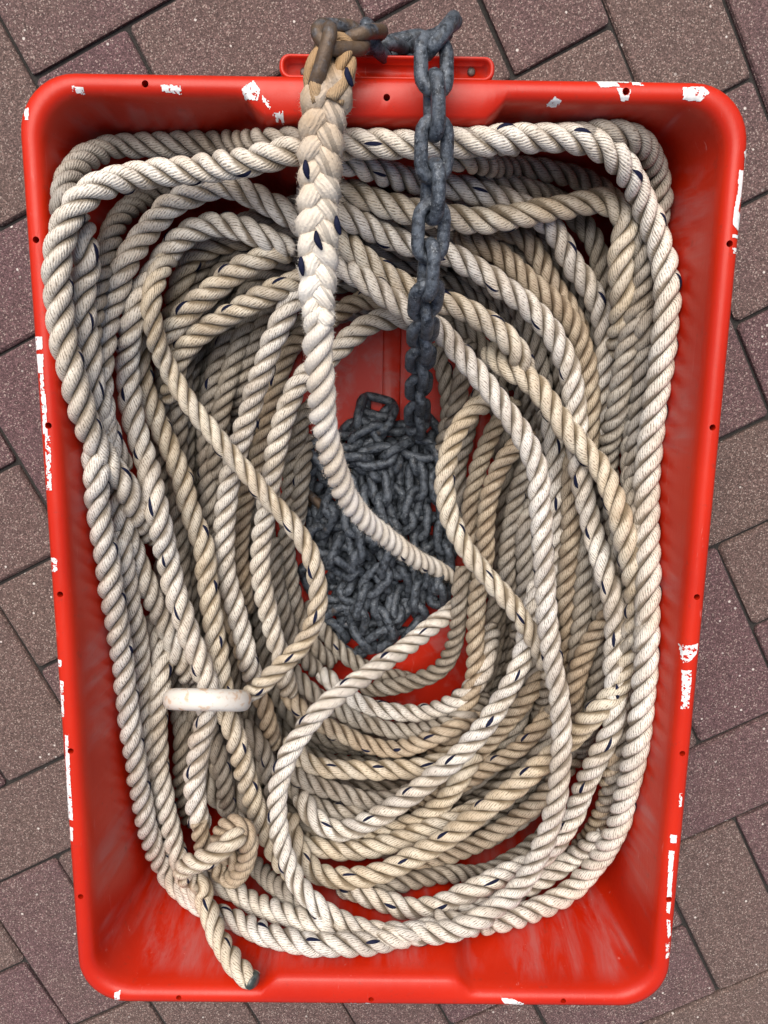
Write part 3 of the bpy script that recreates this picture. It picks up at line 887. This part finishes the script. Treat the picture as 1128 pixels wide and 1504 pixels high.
for pts, R in FILL:
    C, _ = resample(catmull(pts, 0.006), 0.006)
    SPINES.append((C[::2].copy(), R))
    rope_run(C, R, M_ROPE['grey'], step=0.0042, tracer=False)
for pix, hs, R, mat, kw in RUNS:
    tk = kw.pop('tuck', (5, 5))
    C = lay(pix, hs, R, tuck=tk)
    if kw.pop('ringed', False): RING_AT = C[np.argmin(np.abs(np.array([abs((c - CAM_LOC) @ np.cross(ray(200, 1028), ray(400, 1028))) for c in C])))]
    rope_run(C, R, M_ROPE[mat], **kw)

# -- stopper knot and the cut tail
KN = [(293, 1205, .215), (295, 1230, .212), (306, 1256, .205), (326, 1284, .200), (346, 1290, .212), (360, 1268, .226), (366, 1240, .236), (358, 1216, .240), (338, 1210, .236),
      (324, 1224, .226), (326, 1244, .216), (340, 1262, .213), (352, 1274, .205)]
KN2 = [(352, 1222, .245), (344, 1232, .252), (322, 1250, .254), (296, 1264, .249), (276, 1270, .240), (270, 1282, .226), (282, 1292, .217), (297, 1300, .218), (300, 1320, .222), (309, 1345, .238), (319, 1373, .256), (335, 1402, .276), (352, 1424, .292), (372, 1441, .303)]
knot = rope_run(resample(catmull([at(*p_) for p_ in KN], 0.004), 0.004)[0], .0100, M_ROPE['tan'], name='stopper_knot')
tailC = resample(catmull([at(*p_) for p_ in KN2], 0.004), 0.004)[0]
tail = rope_run(tailC, .0110, M_ROPE['cream'], name='rope_tail', lay_len=2.6)
e0, ed = tailC[-1], tailC[-1] - tailC[-3]; ed = ed / np.linalg.norm(ed)
t_, N_, B_ = frames(np.array([e0 - ed * .002, e0, e0 + ed * .002]))
caps = []
for dist, rad in ((-.004, .0078), (-.001, .0088), (.0014, .0084), (.0030, .0062), (.0034, .003)):
    caps.append([tuple(e0 + ed * dist + rad * (1 + .07 * math.sin(3 * q * PI / 8 + 1)) * (math.cos(q * PI / 8) * N_[1] + math.sin(q * PI / 8) * B_[1])) for q in range(16)])
eo = loft('melted_end', caps, M_END, tail)
eo['label'] = 'dark melted cut end of the rope tail'

# -- worn splice that rises over the rim to the chain
SP = [(487, 100, .326), (484, 118, .330), (479, 150, .330), (473, 200, .325), (470, 240, .320), (468, 280, .315), (469, 320, .310), (467, 360, .306), (468, 400, .302), (466, 436, .299), (468, 473, .294), (468, 513, .288),
      (470, 553, .280), (473, 593, .268), (478, 633, .252), (486, 667, .236), (498, 702, .216), (511, 731, .196), (531, 758, .172), (554, 778, .146), (581, 799, .116), (608, 819, .088), (637, 833, .062), (662, 845, .042), (690, 850, .03)]
spC = resample(catmull([at(*p_) for p_ in SP], 0.004), 0.003)[0]
ds = np.r_[0, np.cumsum(np.linalg.norm(np.diff(spC, axis=0), axis=1))]
cut = int(np.argmin(np.linalg.norm(spC - at(468, 473, .294), axis=1)))
splice = empty('eye_splice')
splice.parent = anchor_rope
splice['label'] = 'frayed white splice rising over the rim, rust-stained at its end'


def braid(C, R0, R1, mat, n_cross, parent):
    """three fat strands plaited over one another"""
    t, N, B = frames(C); n = len(C)
    side = np.cross(t, np.array([0, 0, 1.0])); side /= np.linalg.norm(side, axis=1)[:, None]
    up = np.cross(side, t)
    u = np.linspace(0, 1, n); R = R0 + (R1 - R0) * u
    hair_src = []
    for k in range(3):
        ph = 2 * PI * (u * n_cross + k / 3)
        cen = C + side * (R * 0.55 * np.sin(ph))[:, None] + up * (R * 0.40 * np.sin(2 * ph))[:, None]
        tt, nn, bb = frames(cen); m = 14
        a = np.linspace(0, 2 * PI, m, endpoint=False)
        lump = 1 + 0.13 * gauss(rng.normal(0, 1, n), 5) * 3
        ring = cen[:, None] + (R * lump * 0.54)[:, None, None] * (np.cos(a)[None, :, None] * nn[:, None] + np.sin(a)[None, :, None] * bb[:, None]) * (1 + 0.06 * rng.normal(0, 1, (n, m, 1)))
        i = np.arange(n - 1)[:, None] * m; j = np.arange(m)[None]; j2 = (j + 1) % m
        Q = np.stack([i + j, i + j2, i + m + j2, i + m + j], -1).reshape(-1, 4)
        s = np.linspace(0, ds[cut], n)
        uv = np.stack([np.repeat(s[:, None], m, 1), np.repeat(a[None] / (2 * PI) * .5, n, 0)], -1).reshape(-1, 2)
        lb = np.full((n * m, 2), 0.5)
        np_mesh('strand', ring.reshape(-1, 3), Q, mat, parent, uv=uv, lobe=lb, caps=(list(range(m))[::-1], [(n - 1) * m + q for q in range(m)]))
        hair_src.append((ring.reshape(-1, 3), np.repeat(cen, m, 0)))
    return hair_src


eye_i = int(np.argmin(np.linalg.norm(spC - at(478, 155, .33), axis=1)))
hairs = braid(spC[:cut + 1], .0172, .0138, M_FUZZ, 3.7, splice)
low = rope_run(spC[cut - 4:], .0128, M_FUZZ, name='worn_rope', radii=[.0138, .0124, .0118, .0112, .0108], lay_len=2.0)
# eye round the chain link, rust stained
for pts in ([(470, 150, .338), (462, 118, .340), (470, 84, .338), (494, 64, .334), (512, 76, .326)], [(490, 150, .338), (500, 120, .338), (507, 92, .334), (504, 70, .326), (488, 66, .322)]):
    C = resample(catmull([at(*p_) for p_ in pts], .003), .003)[0]
    rope_run(C, .0088, M_EYE, name='rope_eye', lay_len=4.0, tracer=False, parent=anchor_rope)


def fuzz(src, count, lmin, lmax, mat, parent):
    V, Q = [], []
    for P_, C_ in src:
        idx = rng.integers(0, len(P_), count)
        for i in idx:
            o = P_[i]; d = o - C_[i]; d = d / (np.linalg.norm(d) + 1e-9)
            d = d + rng.normal(0, .9, 3); d /= np.linalg.norm(d)
            L = rng.uniform(lmin, lmax); w = np.cross(d, rng.normal(0, 1, 3)); w = w / np.linalg.norm(w) * 0.00008
            b = rng.normal(0, .0008, 3) + np.array([0, 0, -.0004])
            k = len(V)
            V += [o - w - d * .0006, o + w - d * .0006, o + w * .8 + d * L * .55 + b * .4, o - w * .8 + d * L * .55 + b * .4, o + w * .2 + d * L + b, o - w * .2 + d * L + b]
            Q += [(k, k + 1, k + 2, k + 3), (k + 3, k + 2, k + 4, k + 5)]
    o = np_mesh('fibre_fuzz', np.array(V), np.array(Q), mat, parent, uv=np.zeros((len(V), 2)), lobe=np.full((len(V), 2), .5))
    o['kind'] = 'stuff'


fuzz(hairs, 3200, .0008, .0034, M_FUZZ, splice)
src = []
for ch in low.children:
    if ch.name.startswith('strand'):
        P_ = np.empty(len(ch.data.vertices) * 3, np.float32); ch.data.vertices.foreach_get('co', P_); P_ = P_.reshape(-1, MA + 1, 3)
        src.append((P_[:, :MA].reshape(-1, 3), np.repeat(P_[:, MA], MA, 0)))
fuzz(src, 3000, .0008, .0026, M_FUZZ, low)
# navy tracer tucks showing on the splice
for px, py, h, dx in ((450, 248, .332, 3), (443, 390, .318, 2), (496, 330, .318, 4), (512, 112, .344, 6), (467, 352, .324, 6)):
    a, b, c = at(px - dx * .5, py - 13, h), at(px - dx * .2, py, h + .001), at(px + dx, py + 15, h - .001)
    C = resample(catmull([a, b, c], .001), .0015)[0]
    tt, nn, bb = frames(C); w = np.sin(np.linspace(.35, PI - .35, len(C))) * .0026
    lp = [[tuple(C[i] + w[i] * (math.cos(q * PI / 4) * nn[i] * .7 + math.sin(q * PI / 4) * bb[i])) for q in range(8)] for i in range(len(C))]
    loft('tracer_yarn', lp, M_NAVY, splice)

# ------------------------------------------------------------------ plastic ring
def make_ring():
    r_maj, ta, tb = 0.0335, 0.0105, 0.0108
    V, F, n, m = [], [], 48, 16
    for i in range(n):
        a = 2 * PI * i / n
        for j in range(m):
            b = 2 * PI * j / m
            cx_ = math.copysign(abs(math.cos(b)) ** .85, math.cos(b)); sx_ = math.copysign(abs(math.sin(b)) ** .85, math.sin(b))
            r = r_maj + ta * cx_
            V.append((r * math.cos(a), tb * sx_, r * math.sin(a)))
    for i in range(n):
        for j in range(m):
            F.append((i * m + j, ((i + 1) % n) * m + j, ((i + 1) % n) * m + (j + 1) % m, i * m + (j + 1) % m))
    return mesh_obj('plastic_ring', V, F, M_RING)


ring = make_ring()
ring.location = at(305, 1028, RING_AT[2] + .002)
ring.rotation_euler = (math.radians(-25), math.radians(5), math.radians(-3))
tag(ring, 'stained white plastic ring threaded on the rope', 'ring')

# ------------------------------------------------------------------ chain
BAR, WID, PITCH = 0.0109, 0.0318, 0.0296


def link_mesh(mat):
    rc = (WID - BAR) / 2
    half = (PITCH + BAR) / 2 - rc
    path = []
    for k in range(9): a = -PI / 2 + PI * k / 8; path.append((half + rc * math.cos(a), rc * math.sin(a)))
    for k in range(9): a = PI / 2 + PI * k / 8; path.append((-half + rc * math.cos(a), rc * math.sin(a)))
    n, m = len(path), 10
    V, F = [], []
    for i in range(n):
        x, y = path[i]
        cx_ = half if i < 9 else -half
        ox, oy = (x - cx_) / rc, y / rc
        for j in range(m):
            b = 2 * PI * j / m
            V.append((x + BAR / 2 * math.cos(b) * ox, y + BAR / 2 * math.cos(b) * oy, BAR / 2 * math.sin(b)))
    for i in range(n):
        for j in range(m):
            F.append((i * m + j, ((i + 1) % n) * m + j, ((i + 1) % n) * m + (j + 1) % m, i * m + (j + 1) % m))
    me = bpy.data.meshes.new('chain_link')
    me.from_pydata(V, [], F)
    me.polygons.foreach_set('use_smooth', [True] * len(F))
    me.materials.append(mat)
    return me


LINK, LINK_R = link_mesh(M_CHAIN), link_mesh(M_RUST)
chain = empty('anchor_chain')
tag(chain, 'grey galvanised chain running over the rim into a dark heap inside the red tub', 'chain')


def put_link(p, d, roll, rusty=False, up=(0, 0, 1)):
    d = Vector(d).normalized(); up = Vector(up)
    s_ = d.cross(up)
    if s_.length < 1e-3: s_ = d.cross(Vector((0, 1, 0)))
    s_.normalize(); u_ = s_.cross(d)
    y = s_ * math.cos(roll) + u_ * math.sin(roll)
    z = d.cross(y)
    o = link(bpy.data.objects.new('chain_link', LINK_R if rusty else LINK))
    o.matrix_world = Matrix.Translation(Vector(p)) @ Matrix((d, y, z)).transposed().to_4x4()
    o.parent = chain
    return o


HANG = [(655, 40, .312), (638, 62, .330), (637, 100, .338), (638, 150, .338), (638, 200, .334), (637, 249, .328), (635, 300, .321), (633, 350, .314), (629, 395, .311), (627, 430, .303), (624, 452, .286), (622, 476, .256), (620, 505, .216), (617, 536, .174), (615, 568, .132), (613, 600, .090), (612, 630, .052)]
hC = resample(catmull([at(*p_) for p_ in HANG], .002), .0005)[0]


def links_along(C, rolls, rusty=(), up=(0, 1, 0.3)):
    d = np.r_[0, np.cumsum(np.linalg.norm(np.diff(C, axis=0), axis=1))]
    k, s = 0, PITCH / 2
    while s < d[-1]:
        a = np.array([np.interp(s - PITCH / 2, d, C[:, q]) for q in range(3)]); b = np.array([np.interp(min(d[-1], s + PITCH / 2), d, C[:, q]) for q in range(3)])
        dv = b - a
        put_link((a + b) / 2, dv, rolls(k), k in rusty)
        s += PITCH; k += 1
    return k


links_along(hC, lambda k: (0.30 if k % 2 else PI / 2 + 0.30) + 0.09 * math.sin(k * 2.1))
# from the spliced eye across the lug, behind the rim, back up to the hanging run
LOOP = [(462, 116, .336), (468, 76, .342), (488, 48, .338), (516, 56, .326), (540, 50, .306), (556, 66, .276), (574, 76, .246), (598, 74, .232), (622, 66, .240), (646, 50, .270), (657, 40, .300)]
lC = resample(catmull([at(*p_) for p_ in LOOP], .002), .0005)[0]
links_along(lC, lambda k: (0.25 if k % 2 else PI / 2 - 0.35) + 0.1 * math.sin(k * 1.7), rusty=(0, 1, 2))

# heap on the tub floor: a chain dropped in and settled
rs = np.random.default_rng(3)
NH = 150
hx0, hy0 = at(552, 770, .02)[:2]
top = at(612, 630, .05)
pts = np.zeros((NH, 3))
ang = 0.0; p_ = np.array([hx0, hy0]); hd = 1.0
for i in range(NH):
    hd += rs.normal(0, .75)
    q = p_ + .030 * np.array([math.cos(hd), math.sin(hd)])
    e = ((q[0] - hx0) / .082) ** 2 + ((q[1] - hy0) / .150) ** 2
    if e > 1:
        hd = math.atan2(hy0 + rs.normal(0, .06) - p_[1], hx0 + rs.normal(0, .03) - p_[0]); q = p_ + .030 * np.array([math.cos(hd), math.sin(hd)])
    p_ = q
    pts[i] = (q[0], q[1], .015 + .06 * i / NH)
pts[-1] = top
for it in range(600):
    pts[:-1, 2] -= .0009
    for rep in range(3):
        d = pts[1:] - pts[:-1]; L = np.linalg.norm(d, axis=1)[:, None]
        corr = d * (0.5 * (L - PITCH) / L)
        pts[:-1] += corr * .8; pts[1:] -= corr * .8
    D = pts[:, None] - pts[None]; dist = np.linalg.norm(D, axis=2) + np.eye(NH)
    ii = np.abs(np.subtract.outer(np.arange(NH), np.arange(NH)))
    mind = np.where(ii == 2, .042, .0275)
    push = np.where((dist < mind) & (ii > 1), (mind - dist) / dist, 0)[..., None] * D * .35
    pts += push.sum(1)
    e = np.sqrt(((pts[:, 0] - hx0) / .092) ** 2 + ((pts[:, 1] - hy0) / .165) ** 2)
    out = e > 1
    pts[out, 0] = hx0 + (pts[out, 0] - hx0) / e[out]; pts[out, 1] = hy0 + (pts[out, 1] - hy0) / e[out]
    pts[:, 2] = np.maximum(pts[:, 2], .0185)
    pts[-1] = top
for i in range(NH - 1):
    put_link((pts[i] + pts[i + 1]) / 2, pts[i + 1] - pts[i], (0.55 if i % 2 else 0.55 + PI / 2) + rs.normal(0, .15), rusty=(i == 42))
